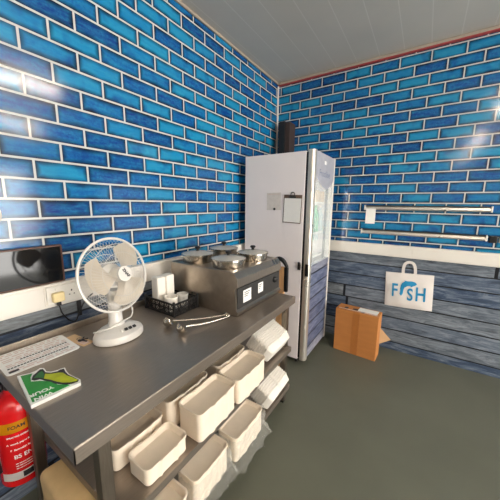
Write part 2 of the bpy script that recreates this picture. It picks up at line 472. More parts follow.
# cable trunking (dado) on both walls
bm = bmesh.new()
bx(bm, .0005, .045, YF, -.046, .962, 1.082, .004)
bx(bm, .045, .049, YF, -2.478, .974, 1.07, .0015); bx(bm, .045, .049, -2.475, -.046, .974, 1.07, .0015)
struct('trim_5', bm, M['trunking'])
bm = bmesh.new()
bx(bm, .0005, XR, -.045, -.0005, .99, 1.104, .004)
bx(bm, .05, 1.505, -.049, -.045, 1.003, 1.091, .0015); bx(bm, 1.509, XR, -.049, -.045, 1.003, 1.091, .0015)
struct('trim_6', bm, M['trunking'])
# coved floor edge on the back wall
bm = bmesh.new(); prism(bm, [(0, 0), (0, .03), (.008, .012), (.03, 0)], XR-.002, basis((.001, -.0005, 0.0005), (0, -1, 0), (0, 0, 1)) )
o = struct('baseboard_back', bm, M['floor'])

# dark vertical duct in the corner above the fridge
d = thing('duct_box', 'black vertical duct box in the corner above the white fridge', 'duct', (.165, -.085, 1.96))
obj('casing', box(-.06, .015, -.075, .08, -.02, .43, .004), M['black'], d)
obj('side_panel', box(.016, .07, -.06, .08, -.02, .42, .003), simple('brown_duct_side', (58, 44, 38), .5), d)

# ceiling batten lights
def batten(x, y, L, label):
    t = thing('ceiling_light', label, 'ceiling light', (x, y, H), group='fluorescent battens on the ceiling')
    obj('housing', box(-.03, .03, -L/2, L/2, -.055, -.0005, .004), M['white'], t)
    bm = bmesh.new(); lathe(bm, [(.014, -L/2+.03), (.014, L/2-.03)], 12, Matrix.Translation((0, 0, -.085)) @ Matrix.Rotation(-PI/2, 4, 'X'))
    obj('tube', bm, M['tube'], t, True)
    for s in (-1, 1):
        obj('lamp_holder', box(-.014, .014, s*(L/2-.03)-.012, s*(L/2-.03)+.012, -.1, -.055, .003), M['white'], t)
batten(2.28, -1.75, .9, 'fluorescent batten light nearest the tiled back wall, in the row over the counter aisle')
batten(2.3, -4.1, 1.5, 'fluorescent batten light second from the back wall, in the row over the counter aisle')
batten(2.3, -6.0, 1.5, 'fluorescent batten light nearest the shop window, in the row over the counter aisle')
batten(4.4, -1.4, 1.2, 'fluorescent batten light near the back wall, in the row farther from the steel table')
batten(4.4, -4.0, 1.5, 'fluorescent batten light mid room, in the row farther from the steel table')

# ------------------------------------------------------------------ steel work table
TZ = .847; TX0, TX1, TY0, TY1 = .13, .86, -2.716, -1.283
tb = thing('work_table', 'long stainless steel prep table with shelves along the tiled wall', 'table', (.5, -2., 0))
def off(bm, v=(-.5, 2., 0)):
    bmesh.ops.translate(bm, verts=bm.verts, vec=v); return bm
bm = bmesh.new()
bx(bm, TX0, TX1, TY0, TY1, TZ-.01, TZ, .0045, 3)
bx(bm, TX1-.003, TX1, TY0, TY1, TZ-.05, TZ-.006)
bx(bm, TX0, TX1, TY0, TY0+.003, TZ-.05, TZ-.006); bx(bm, TX0, TX1, TY1-.003, TY1, TZ-.05, TZ-.006)
bx(bm, TX0, TX0+.003, TY0, TY1, TZ-.05, TZ-.006)
obj('tabletop', off(bm), M['steel'], tb)
bm = bmesh.new(); bx(bm, TX0-.012, TX0-.0005, TY0, TY1, TZ-.04, TZ+.03, .002)
obj('rear_upstand', off(bm), M['steel_side'], tb)
LX = (.212, .8); LY = (-2.62, -1.31)
for lx in LX:
    for ly in LY:
        bm = bmesh.new(); bx(bm, lx-.02, lx+.02, ly-.02, ly+.02, .02, TZ-.005, .003)
        lg = obj('leg', off(bm), M['steel_leg'], tb)
        bm = bmesh.new(); bx(bm, lx-.016, lx+.016, ly-.016, ly+.016, 0, .0195, .003)
        obj('foot', off(bm), M['black'], lg)
def shelf(z, name, x1=.845):
    bm = bmesh.new()
    bx(bm, .17, x1, LY[0]+.021, LY[1]+.025, z-.003, z)
    bx(bm, x1-.003, x1, LY[0]+.021, LY[1]+.025, z-.035, z-.003)
    bx(bm, .17, x1, LY[0]+.021, LY[0]+.024, z-.035, z-.003)
    obj(name, off(bm), M['steel'], tb)
shelf(.455, 'shelf')
shelf(.15, 'shelf')
for ly in LY:
    bm = bmesh.new(); bx(bm, .222, .778, ly-.015, ly+.015, TZ-.08, TZ-.0055, .002); obj('rail', off(bm), M['steel_leg'], tb)

# ------------------------------------------------------------------ bain-marie
BX0, BX1, BY0, BY1 = .19, .73, -1.81, -1.27; BZ0, BZ1 = TZ+.004, 1.1
bmn = thing('bain_marie', 'stainless steel countertop food warmer with four lidded pots and paper labels', 'food warmer', (.46, -1.54, TZ))
def offb(bm): bmesh.ops.translate(bm, verts=bm.verts, vec=(-.46, 1.54, -TZ)); return bm
# body profile in x-z swept along y
prof = [(BX0, BZ0), (BX1, BZ0), (BX1+.006, BZ0+.024), (BX1-.006, BZ0+.034), (BX1-.012, 1.012), (BX1+.004, 1.022), (BX1+.002, 1.07), (BX1-.022, BZ1), (BX0, BZ1)]
bm = bmesh.new(); prism(bm, [(x, z) for x, z in prof], BY1-BY0, basis((0, BY1, 0), (1, 0, 0), (0, 0, 1)))
obj('body', offb(bm), M['steel_side'], bmn)
bm = bmesh.new()
for (x0, x1, y0, y1) in ((BX0, BX0+.022, BY0, BY1), (BX1-.06, BX1-.024, BY0, BY1), (BX0+.022, BX1-.06, BY0, BY0+.02), (BX0+.022, BX1-.06, BY1-.02, BY1)):
    bx(bm, x0, x1, y0, y1, BZ1, BZ1+.006, .002)
obj('top_rim', offb(bm), M['steel_side'], bmn)
bm = bmesh.new(); bx(bm, BX1-.0095, BX1-.0035, BY0+.012, BY1-.012, BZ0+.038, 1.012)
fa = obj('control_panel', offb(bm), M['fascia'], bmn)
for (y, w, h, z) in ((-1.70, .085, .075, .95), (-1.545, .06, .065, .957)):
    bm = bmesh.new(); bx(bm, BX1-.003, BX1-.0018, y-w/2, y+w/2, z-h/2, z+h/2)
    lb = obj('paper_label', offb(bm), M['paper'], fa); lb['label'] = 'white paper label'
    bm = bmesh.new()
    for k in range(3): bx(bm, BX1-.0017, BX1-.0012, y-w*.36, y+w*.3-.01*k, z+h*.28-k*.012, z+h*.28-k*.012+.004)
    obj('print', offb(bm), M['ink'], lb)
bm = bmesh.new(); lathe(bm, [(.022, 0), (.02, .012), (.014, .02), (.012, .022)], 20, Matrix.Translation((BX1-.0034, -1.36, .965)) @ Matrix.Rotation(PI/2, 4, 'Y'))
obj('knob', offb(bm), M['black'], fa, True)
for sx in (BX0+.04, BX1-.04):
    for sy in (BY0+.04, BY1-.04):
        bm = bmesh.new(); lathe(bm, [(.014, TZ+.0005), (.016, BZ0-.0005)], 12, Matrix.Translation((sx, sy, 0)))
        obj('foot', offb(bm), M['black'], bmn, True)

def pot(x, y, label):
    t = thing('pot', label, 'pot', (x, y, BZ1+.001), group='lidded pots in the food warmer')
    bm = bmesh.new()
    lathe(bm, [(.098, 0), (.101, .03), (.103, .044), (.109, .047), (.109, .05), (.1, .05), (.098, .044), (.095, .005), (.0, .004)], 40, cap=False)
    bmesh.ops.contextual_create(bm, geom=[v for v in bm.verts if abs(v.co.z) < 1e-6])
    obj('bowl', bm, M['pot'], t, True)
    bm = bmesh.new()
    lathe(bm, [(.106, .0505), (.107, .054), (.09, .06), (.05, .069), (.012, .072), (.011, .069), (.05, .066), (.09, .0565), (.1, .0505)], 40, cap=False)
    obj('lid', bm, M['lid_glass'], t, True)
    bm = bmesh.new(); lathe(bm, [(.107, .0502), (.1085, .0502), (.1085, .0556), (.106, .056)], 40, cap=False)
    obj('lid_rim', bm, M['pot'], t, True)
    bm = bmesh.new(); lathe(bm, [(.013, .0705), (.01, .078), (.012, .084), (.019, .089), (.02, .096), (.014, .101), (.004, .102)], 20)
    obj('knob', bm, M['black'], t, True)
    bm = bmesh.new()
    for sgn in (1,):
        pts = spline([(.1, sgn*.02, .03), (.125, sgn*.018, .034), (.128, 0, .035), (.125, -sgn*.018, .034), (.1, -sgn*.02, .03)], 16)
        tube(bm, pts, .0035, 6)
    return t
pot(.575, -1.685, 'lidded steel pot with black knob, front left in the food warmer, nearest the fan')
pot(.31, -1.68, 'lidded steel pot with black knob, back left in the food warmer against the wall')
pot(.585, -1.42, 'lidded steel pot with black knob, front right in the food warmer beside the fridge')
pot(.31, -1.40, 'lidded steel pot with black knob, back right in the food warmer')

# ------------------------------------------------------------------ fan
fn = thing('desk_fan', 'white three-speed desk fan on the steel table in front of the socket', 'fan', (.385, -2.305, TZ+.0005))
bm = bmesh.new()
def ell(a, b, z, dx=0, n=40): return [(dx+a*math.cos(2*PI*i/n), b*math.sin(2*PI*i/n), z) for i in range(n)]
loft(bm, [ell(.088, .108, 0), ell(.094, .115, .004), ell(.094, .115, .02), ell(.088, .108, .034), ell(.066, .084, .047, -.008), ell(.04, .05, .056, -.016), ell(.03, .036, .06, -.02)])
fb = obj('base', bm, M['fanwhite'], fn, True)
bm = bmesh.new(); loft(bm, [ell(.036, .04, .058, -.02), ell(.028, .032, .075, -.02), ell(.026, .029, .18, -.022), ell(.03, .03, .23, -.024)])
obj('column', bm, M['fanwhite'], fn, True)
for k, y in enumerate((-.028, -.007, .014, .035)):
    bm = bmesh.new(); bx(bm, -.007, .007, -.007, .007, 0, .007, .002, mat=Matrix.Translation((.056, y+.01, .0475)) @ Matrix.Rotation(.52, 4, 'Y'))
    bt = obj('speed_button', bm, M['fanwhite'] if k == 0 else M['darkmetal'], fb)
    if k == 0: bt['label'] = 'white speed button'
FT = Matrix.Translation((.0, .0, .307)) @ Matrix.Rotation(.12, 4, 'Z') @ Matrix.Rotation(-.2, 4, 'Y')       # fan axis: local +x, tipped up a little
R0 = .17
def fp(r, a, x): return FT @ Vector((x, r*math.sin(a), r*math.cos(a)))
bm = bmesh.new()
lathe(bm, [(.03, -.095), (.048, -.085), (.055, -.05), (.055, -.02), (.04, -.008), (.012, -.004), (.012, .02)], 28, FT @ Matrix.Rotation(PI/2, 4, 'Y'))
obj('motor_housing', bm, M['fanwhite'], fn, True)
def cage(front):
    bm = bmesh.new(); s = 1 if front else -1
    nb = 64
    for k in range(nb):
        a = 2*PI*k/nb + (.04 if not front else 0)
        sw = .38*s
        prof = [(.034, .066 if front else -.05, 0), (.07, .07 if front else -.054, sw*.35), (.12, .058 if front else -.047, sw*.75), (.155, .036 if front else -.028, sw*.95), (R0-.004, .008 if front else -.004, sw)]
        tube(bm, [fp(r, a+da, x) for r, x, da in prof], .0006, 3, cap=False)
    for (r, x) in ((.034, .066 if front else -.05), (.1, .064 if front else -.051), (.14, .047 if front else -.038)):
        tube(bm, [fp(r, 2*PI*k/40, x) for k in range(40)], .0012, 4, closed=True)
    return bm
obj('rear_guard', cage(False), M['fanwhite'], fn)
g = obj('front_guard', cage(True), M['fanwhite'], fn)
bm = bmesh.new(); tube(bm, [fp(R0, 2*PI*k/64, .003) for k in range(64)], .0058, 8, closed=True)
obj('guard_ring', bm, M['fanwhite'], fn, True)
bm = bmesh.new(); lathe(bm, [(.034, .062), (.036, .07), (.034, .075), (.0, .077)], 32, FT @ Matrix.Rotation(PI/2, 4, 'Y'), cap=False)
bd = obj('badge', bm, M['fanwhite'], g, True)
mt = FT @ basis((.0773, .004, .003), (0, .5, -.86), (0, .86, .5))
text('brand_lettering', 'ZNAF', .0185, M['ink'], mt, bd, .0003, bold=.0008)
# blades (angles measured clockwise seen from the front, from the top)
def blade(a0):
    bm = bmesh.new(); rows = []
    nr = 9
    for i in range(nr):
        t = i/(nr-1); r = .03 + t*.122
        half = .4 + .36*math.sin(min(1, t*1.25)*PI/2) - (.42*max(0, t-.75)/.25)
        c = .2*t
        row = []
        for j in range(9):
            q = -1 + 2*j/8
            tw = .024*(1-.35*t)
            row.append(bm.verts.new(fp(r, a0 + c + q*half, .03 - q*tw)))
        rows.append(row)
    for a, b in zip(rows, rows[1:]):
        for j in range(8): bm.faces.new((a[j], a[j+1], b[j+1], b[j]))
    bmesh.ops.solidify(bm, geom=bm.faces[:], thickness=.0022)
    return bm
for a in (28, 148, 268):
    obj('blade', blade(math.radians(a)), M['blade'], fn, True)
bm = bmesh.new(); lathe(bm, [(.034, .008), (.034, .045), (.026, .056), (.0, .058)], 28, FT @ Matrix.Rotation(PI/2, 4, 'Y'), cap=False)
obj('blade_hub', bm, M['blade'], fn, True)
bm = bmesh.new()
tube(bm, spline([(-.05, .02, .02), (-.06, -.06, .03), (-.03, -.1, .05), (.02, -.06, .066), (.01, .03, .075), (.0, .07, .08), (-.02, .085, .12), (-.05, .06, .2), (-.06, .02, .27)], 60), .0032, 8)
obj('power_cord', bm, M['fanwhite'], fn, True)

# ------------------------------------------------------------------ sockets on the trunking
sk = thing('wall_socket', 'white double power socket on the trunking behind the fan', 'socket', (.0495, -2.395, 1.024))
obj('plate', box(0, .009, -.073, .073, -.046, .046, .003), M['white'], sk)
for y in (-.055, .03):
    obj('rocker_switch', box(.0095, .013, y+.02, y+.03, .018, .036, .001), M['white'], sk)
for y in (-.037, .037):
    bm = bmesh.new()
    bx(bm, .0092, .0096, y-.003, y+.003, .005, .014); bx(bm, .0092, .0096, y-.014, y-.008, -.014, -.009); bx(bm, .0092, .0096, y+.008, y+.014, -.014, -.009)
    obj('socket_holes', bm, M['ink'], sk)
pl = thing('plug', 'cream plug with black cable in the socket behind the fan', 'plug', (.0595, -2.425, 1.016))
obj('plug_body', box(0, .026, -.026, .026, -.024, .024, .006), M['plugyellow'], pl)
obj('cord_grip', box(.004, .02, -.009, .009, -.044, -.0245, .003), M['black'], pl)
bm = bmesh.new(); tube(bm, spline([(.012, 0, -.043), (.012, .01, -.09), (.005, .04, -.14), (.002, .07, -.155), (.002, .09, -.12), (.01, .12, -.06), (.0, .17, -.03)], 50), .0034, 8)
obj('cable', bm, M['black'], pl, True)
cb = obj('cable_cover', box(.002, .012, -2.318, -2.298, .86, .961, .002), M['black']); tag(cb, 'short black vertical cable strip under the trunking behind the fan', 'cable cover')

# dark screen leaning on the trunking
scn = thing('monitor', 'dark glossy flat screen with brown frame standing on the trunking at left', 'screen', (.004, -2.62, 1.0825))
obj('frame', box(0, .03, -.25, .25, 0, .19, .004), M['brownframe'], scn)
obj('screen_glass', box(.0305, .033, -.245, .24, .007, .183, .001), M['screen'], scn)
ws = thing('wall_fitting', 'round white wall fitting at the left edge above the dark screen', 'wall fitting', (.0005, -2.635, 1.43))
bm = bmesh.new(); lathe(bm, [(.055, 0), (.055, .02), (.045, .03), (0, .032)], 28, Matrix.Rotation(PI/2, 4, 'Y'), cap=False); obj('cover', bm, M['white'], ws, True)

# ------------------------------------------------------------------ things on the table
mn = thing('menu_sheet', 'white laminated price list lying by the left wall on the table', 'menu', (.245, -2.585, TZ+.0005), (0, 0, -.02))
bm = bmesh.new(); prism(bm, rrect(.2, .25, .016), .003); obj('sheet', bm, M['paper'], mn)
for (x, y0, n) in ((.0, -.06, 17), (.05, -.112, 21)):
    bm = bmesh.new()
    for k in range(n): bx(bm, x-.0045, x+.0045, y0+k*.01, y0+k*.01+.0075, .0031, .0034)
    obj('printed_line', bm, M['ink'], mn)
for x in (-.085, -.07, -.05, -.03, -.015, .018, .032, .07, .085):
    bm = bmesh.new(); y = -.11
    while y < .1:
        l = random.uniform(.01, .04); bx(bm, x-.003, x+.003, y, min(y+l, .112), .0031, .0033); y += l+.008
    obj('printed_line', bm, M['ink_soft'], mn)
bm = bmesh.new(); bx(bm, .072, .088, -.115, -.085, .0031, .0034); obj('corner_mark', bm, M['ink'], mn)

cd = thing('receipt_card', 'small pale card beside the price list behind the fan base', 'card', (.27, -2.435, TZ+.0005), (0, 0, .12))
bm = bmesh.new(); prism(bm, rrect(.15, .05, .004), .0015); obj('card', bm, M['card_pale'], cd)
bm = bmesh.new()
for k in range(5): bx(bm, .01+k*.011, .018+k*.011, -.016, .01+.004*(k % 2), .0016, .002)
obj('print', bm, M['ink_soft'], cd)
ky = thing('keys', 'small dark bunch of keys lying on the pale card', 'keys', (.285, -2.432, TZ+.0026))
bm = bmesh.new()
for a, l in ((.3, .034), (1.3, .028), (2.3, .03)):
    bx(bm, 0, l, -.004, .004, 0.001, .004, .001, mat=Matrix.Rotation(a, 4, 'Z'))
    lathe(bm, [(.009, .001), (.009, .004)], 14, Matrix.Rotation(a, 4, 'Z') @ Matrix.Translation((-.004, 0, 0)))
obj('key_bunch', bm, M['ink'], ky)
bm = bmesh.new(); tube(bm, [(.012*math.cos(2*PI*k/24)-.012, .012*math.sin(2*PI*k/24), .0062) for k in range(24)], .0012, 6, closed=True)
obj('key_ring', bm, M['chrome'], ky)

# green booklet with boot cut-out: outline measured on the table plane
gl = thing('booklet', 'green die-cut booklet with a yellow football boot lying upside down on the table corner', 'booklet', (0, 0, TZ+.0005))
def at(px, py, z):
    """pixel of the photograph -> point on the horizontal plane z (only used to measure this flat print)"""
    d = CF + CR*((px-250)/FPX) - CU*((py-250)/FPX)
    t = (z-CP.z)/d.z
    return CP + d*t
FPX = 264.6706; CP = Vector((1.56528195, -2.96360751, 1.48535943))
CF = Vector((-0.53733561, 0.82596517, -0.17044641)); CR = Vector((0.83711989, 0.54690468, 0.01120517)); CU = Vector((-0.10247302, 0.13666315, 0.98530323))
def flat(pts, z): return [tuple(at(x, y, z)[:2]) for x, y in pts]
GZ = TZ+.0125
outl = flat([(17, 376), (31, 405.5), (80.5, 382.5), (80.5, 379.5), (74, 376.5), (69, 374), (66.5, 371), (65, 367.5), (61, 368.5), (57.5, 370), (51, 371.6), (46.5, 371.3), (44, 368), (40, 368), (36, 370.5), (30, 373)], GZ)
bm = bmesh.new(); prism(bm, outl, .012); obj('pages', bm, M['paper'], gl)
bm = bmesh.new(); prism(bm, flat([(20.5, 376.3), (32.5, 402.5), (70, 385.2), (66, 384.5), (58, 384.8), (50, 381.5), (40, 381), (31, 381.8), (30.5, 377.5), (32.5, 373.5)], GZ), .0006, Matrix.Translation((0, 0, .0122)))
obj('green_cover', bm, M['green'], gl)
bm = bmesh.new(); prism(bm, flat([(31.5, 380), (34.5, 380.8), (40, 379.5), (46, 381.2), (51, 382), (55, 384), (61, 384.5), (66, 385), (72, 384), (78, 382), (79, 380), (74, 377.5), (68.5, 375), (65.5, 372), (64, 369), (60, 370), (57.5, 371.5), (51, 373), (45.5, 372.6), (43, 369.3), (40, 369.8), (37, 372.5), (33, 376)], GZ), .0006, Matrix.Translation((0, 0, .0129)))
obj('boot_outline', bm, M['ink'], gl)
bm = bmesh.new(); prism(bm, flat([(44, 379), (50, 380), (56, 381.8), (62, 383), (70, 382.8), (76, 381.4), (78, 380.3), (73, 378), (67, 375.8), (63, 373), (59, 373), (52, 374.2), (45, 374.2)], GZ), .0005, Matrix.Translation((0, 0, .0136)))
obj('boot_upper', bm, M['boot'], gl)
bm = bmesh.new(); prism(bm, flat([(34, 378.5), (39, 378), (43.5, 379), (44.5, 374.2), (42, 371.5), (38.5, 373.5)], GZ), .0005, Matrix.Translation((0, 0, .0136)))
obj('boot_heel', bm, M['boot_dark'], gl)
p1 = at(51, 390, GZ); p0 = at(33, 397.5, GZ); ex = (p0-p1); 
ey = Vector((ex.y, -ex.x, 0)) * -1
if ey.dot(at(40, 400, GZ)-at(36, 388, GZ)) < 0: ey = -ey
# upside-down lettering: reads from right to left as seen from the camera
for s_, (qx, qy) in (('WIN', (43.5, 396.3)), ('YOUR', (41.5, 391.8))):
    q = at(qx, qy, GZ)
    text('cover_lettering', s_, .024, M['paper'], basis((q.x, q.y, .0131), ex, ey), gl, .0003, bold=.0008)

# ladles
def ladle(bowl, end, label):
    b = Vector(bowl); e = Vector(end); dv = (e-b); L = dv.length; a = math.atan2(dv.y, dv.x)
    t = thing('ladle', label, 'ladle', (b.x, b.y, TZ+.0005), (0, 0, a), 'steel ladles on the table')
    bm = bmesh.new()
    n = 20; prof = [((.027)*math.sin(PI/2*k/7), -.027*math.cos(PI/2*k/7)) for k in range(1, 8)]
    prof = [(r, z*1.05) for r, z in prof] + [(.028, .004), (.026, .004)] + [(.025*math.sin(PI/2*k/7), -.026*math.cos(PI/2*k/7)) for k in range(7, 0, -1)]
    lathe(bm, prof, n, Matrix.Translation((0, 0, .03)) @ Matrix.Rotation(.9, 4, 'Y'), cap=True)
    obj('bowl', bm, M['chrome'], t, True)
    bm = bmesh.new()
    tube(bm, spline([(.021, 0, .03), (.05, 0, .026), (L*.5, 0, .014), (L-.012, 0, .012), (L, .004, .02), (L+.004, .012, .016), (L-.004, .016, .008)], 40), lambda u: .0036 + .001*(1-u), 8)
    obj('handle', bm, M['chrome'], t, True)
ladle((.505, -2.105), (.672, -1.83), 'steel ladle lying nearer the black crate, left of the pair')
ladle((.615, -2.115), (.70, -1.845), 'steel ladle lying nearer the table front, right of the pair')

# black mesh crate
CX0, CX1, CY0, CY1, CH = .187, .44, -2.012, -1.826, .078
cr = thing('crate', 'black plastic mesh crate of packaging between fan and food warmer', 'crate', ((CX0+CX1)/2, (CY0+CY1)/2, TZ+.0005))
W2, D2 = (CX1-CX0)/2, (CY1-CY0)/2
def mesh_wall(L):
    """lattice wall of length L in local u-z"""
    b = bmesh.new()
    bx(b, -L/2, L/2, -.002, .002, CH-.012, CH, .001); bx(b, -L/2, L/2, -.002, .002, .0, .01, .001); bx(b, -L/2, L/2, -.0018, .0018, .04, .046)
    n = max(3, round(L/.042))
    for k in range(n+1):
        u = -L/2+.004+(L-.008)*k/n; bx(b, u-.004, u+.004, -.0018, .0018, .0, CH-.001)
    for k in range(n):
        u0 = -L/2+L*k/n; u1 = u0+L/n
        for q in range(4):
            for sgn in (1, -1):
                c = (u0+u1)/2; zz = .012+.016*q
                m4 = Matrix.Translation((c, 0, zz)) @ Matrix.Rotation(sgn*.75, 4, 'Y')
                bx(b, -L/n*.46, L/n*.46, -.0012, .0012, -.0011, .0011, mat=m4)
    return b
for (L, m4) in ((2*W2, Matrix.Translation((0, -D2+.002, 0))), (2*W2, Matrix.Translation((0, D2-.002, 0))), (2*D2-.01, Matrix.Translation((W2-.002, 0, 0)) @ Matrix.Rotation(PI/2, 4, 'Z')), (2*D2-.01, Matrix.Translation((-W2+.002, 0, 0)) @ Matrix.Rotation(PI/2, 4, 'Z'))):
    b = mesh_wall(L); bmesh.ops.transform(b, matrix=m4, verts=b.verts); obj('mesh_wall', b, M['black'], cr)
obj('crate_floor', box(-W2, W2, -D2, D2, 0, .003), M['black'], cr)
for sx in (-1, 1):
    for sy in (-1, 1):
        obj('corner_post', box(sx*W2-.006, sx*W2+.006, sy*D2-.006, sy*D2+.006, 0, CH+.012, .002), M['black'], cr)
# packs inside the crate
Z1 = TZ+.0045
def pack(x, y, w, d, h, label, rz=0):
    bm = bmesh.new(); bx(bm, -w/2, w/2, -d/2, d/2, 0, h, .007, 3)
    o = obj('paper_pack', bm, M['foam'], None, True, (x, y, Z1), (0, 0, rz)); tag(o, label, 'pack', 'white packs in the crate'); return o
pack(.255, -1.965, .06, .06, .195, 'white upright paper pack in the black crate, nearer the fan')
pack(.255, -1.898, .06, .06, .197, 'white upright paper pack in the black crate, nearer the food warmer')
def tubs(x, y, r, h, m, label):
    t = thing('tub', label, 'tub', (x, y, Z1))
    bm = bmesh.new(); lathe(bm, [(r*.8, 0), (r*.95, h-.008), (r, h-.006), (r, h), (r*.92, h), (r*.76, .004)], 28); obj('tub_body', bm, m, t, True)
    return t
tubs(.35, -1.955, .042, .088, M['foam'], 'round white tub standing at the front of the black crate')
tubs(.355, -1.868, .036, .082, M['tub'], 'clear plastic tub in the black crate beside the food warmer')

# ------------------------------------------------------------------ takeaway trays
def tray_bm(L, W, Ht, depth, rib=True, flare=.005, notch=0.):
    bm = bmesh.new()
    sub = 16; cn = 4
    def lp(w, l, r, z, dip=0., ribs=0.):
        out = []
        for (x, y) in rrect(w, l, r, cn, sub):
            zz = z; xx = x; u = abs(y)/(l/2)
            if abs(x) > w/2-.002 and ribs:
                if .3 < u < .45 and not notch: xx += math.copysign(ribs, x)
                if notch and u < .07: xx -= math.copysign(notch, x)
            if abs(x) > w/2-.004 and dip and u < .34: zz += dip
            out.append((xx, y, zz))
        return out
    rb = .006 if rib else 0
    w0, l0 = W-2*flare, L-2*flare
    loops = [lp(w0-.012, l0-.012, .016, 0), lp(w0, l0, .02, .006, 0, rb),
             lp(W-.008, L-.008, .024, Ht-.012, 0, rb), lp(W, L, .026, Ht-.01, 0, rb), lp(W, L, .026, Ht-.001, -.004 if rib else 0, rb*.6),
             lp(W-.004, L-.004, .025, Ht, -.004 if rib else 0), lp(W-.016, L-.016, .02, Ht-.002, -.004 if rib else 0),
             lp(W-.024, L-.024, .018, Ht-depth*.6), lp(W-.036, L-.036, .014, Ht-depth)]
    loft(bm, loops); return bm
def tray(name, x, y, z, L, W, Ht, depth, label, rot=(0, 0, 0), m='pulp', group='takeaway trays under the table'):
    o = obj(name, tray_bm(L, W, Ht, depth), M[m], None, True, (x, y, z), rot)
    return tag(o, label, 'tray', group)
SZ = .456
tray('takeaway_tray', .79, -2.122, SZ, .268, .146, .144, .022, 'open cream pulp tray overhanging the middle of the upper shelf front')
tray('takeaway_tray', .797, -1.84, SZ, .28, .146, .144, .022, 'open cream pulp tray on the upper shelf front, just left of the tipped white boxes')
tray('takeaway_tray', .766, -2.392, SZ, .205, .13, .078, .022, 'open low cream tray on the upper shelf beside the table front leg')
tray('takeaway_tray', .632, -2.15, SZ, .27, .14, .15, .03, 'cream pulp tray deep under the table, behind the middle overhanging tray')
tray('takeaway_tray', .645, -1.82, SZ, .27, .135, .15, .03, 'cream pulp tray deep under the table, behind the front tray near the tipped boxes')
tray('takeaway_tray', .615, -2.41, SZ, .235, .135, .1, .04, 'cream tray deep under the table, behind the low tray beside the front leg')
LZ = .151
tray('takeaway_tray', .797, -2.172, LZ, .24, .132, .15, .02, 'cream tray in crinkled clear film on the lower shelf, below the middle overhanging tray', group='film-wrapped trays on the lower shelf')
tray('takeaway_tray', .815, -1.885, LZ, .275, .14, .15, .02, 'cream tray in clear film on the lower shelf, between two other wrapped stacks', group='film-wrapped trays on the lower shelf')
tray('takeaway_tray', .79, -2.45, LZ, .25, .15, .15, .03, 'pale tray on the lower shelf at the bottom edge, below the low cream tray', group='film-wrapped trays on the lower shelf')

# tipped nested boxes
def tipped(x, y, z, L, W, n, sp, tilt, yaw, where, group, m):
    Ht = .05
    proto = None
    Rm = Matrix.Rotation(yaw, 4, 'Z') @ Matrix.Rotation(tilt, 4, 'Y')
    for k in range(n):
        p = Vector((x, y, z)) + Rm @ Vector((0, 0, sp*k))
        if proto is None:
            proto = obj('takeaway_box', tray_bm(L, W, Ht, .046, True, .016, .011), M[m], None, True); o = proto
        else:
            o = proto.copy(); COL.objects.link(o)
        o.location = p; o.rotation_euler = Rm.to_euler()
        pos = ['outermost', 'second from outside', 'third from outside', 'fourth from outside', 'middle', 'fourth from inside', 'third from inside', 'second from inside', 'innermost'][k]
        tag(o, 'white takeaway box %s, %s' % (where, pos), 'takeaway box', group)
def pivot(ex, ez): return ex, ez
# local z of a tray points back under the table (tilt), local x points up
TL = -math.radians(61)
tipped(.832, -1.46, .517, .29, .135, 9, .0155, TL, 0, 'tipped on the upper shelf end', 'white boxes tipped on the upper shelf', 'foam')
tipped(.86, -1.50, .214, .29, .14, 9, .0155, TL, .03, 'tipped on the lower shelf end', 'white boxes tipped on the lower shelf', 'foam')

# crinkled clear film around the lower stacks
def film(x0, x1, y0, y1, z0, z1, label, seed, skirt=.05):
    rnd = random.Random(seed)
    bm = bmesh.new()
    w, l = x1-x0, y1-y0
    n = len(rrect(w, l, .03, 4, 10))
    loops = []
    for k in range(9):
        t = k/8
        z = z0 - skirt + (z1-z0+skirt)*t
        grow = .004 + .018*max(0, (.35-t))/.35
        lp = []
        for i, (x, y) in enumerate(rrect(w+2*grow, l+2*grow, .03, 4, 10)):
            j = .02*(1-.75*t)*(1 if i % 2 else .25)
            nx, ny = x/(w/2), y/(l/2)
            a = rnd.uniform(0, 1)*j
            lp.append(((x0+x1)/2+x+nx*a, (y0+y1)/2+y+ny*a, z+rnd.uniform(-.008, .008)))
        loops.append(lp)
    loft(bm, loops, False, False)
    o = obj('plastic_film', bm, M['film'], None, False)
    return tag(o, label, 'plastic wrap', 'crinkled film on the lower shelf')
film(.728, .868, -2.298, -2.046, .16, .296, 'crinkled clear film hanging round the wrapped tray below the middle overhanging tray', 3, .03)
film(.741, .892, -2.028, -1.742, .16, .296, 'crinkled clear film bulging off the middle wrapped tray towards the floor', 5, .03)

# tan wrapped pack at the end of the lower shelf
bm = bmesh.new()
bx(bm, -.13, .27, -.05, .06, 0, .262, .025, 4)
bmesh.ops.subdivide_edges(bm, edges=bm.edges[:], cuts=2, use_grid_fill=True)
for v in bm.verts:
    s = math.sin(v.co.x*31+v.co.y*17)*math.cos(v.co.z*27+v.co.x*13)
    if v.co.z > .02: v.co += v.co.normalized()*.008*s
wp = thing('wrapped_pack', 'tan pack wrapped in clear film under the table end by the extinguisher', 'pack', (.5, -2.625, LZ+.0005))
obj('pack_body', bm, M['kraft'], wp, True)
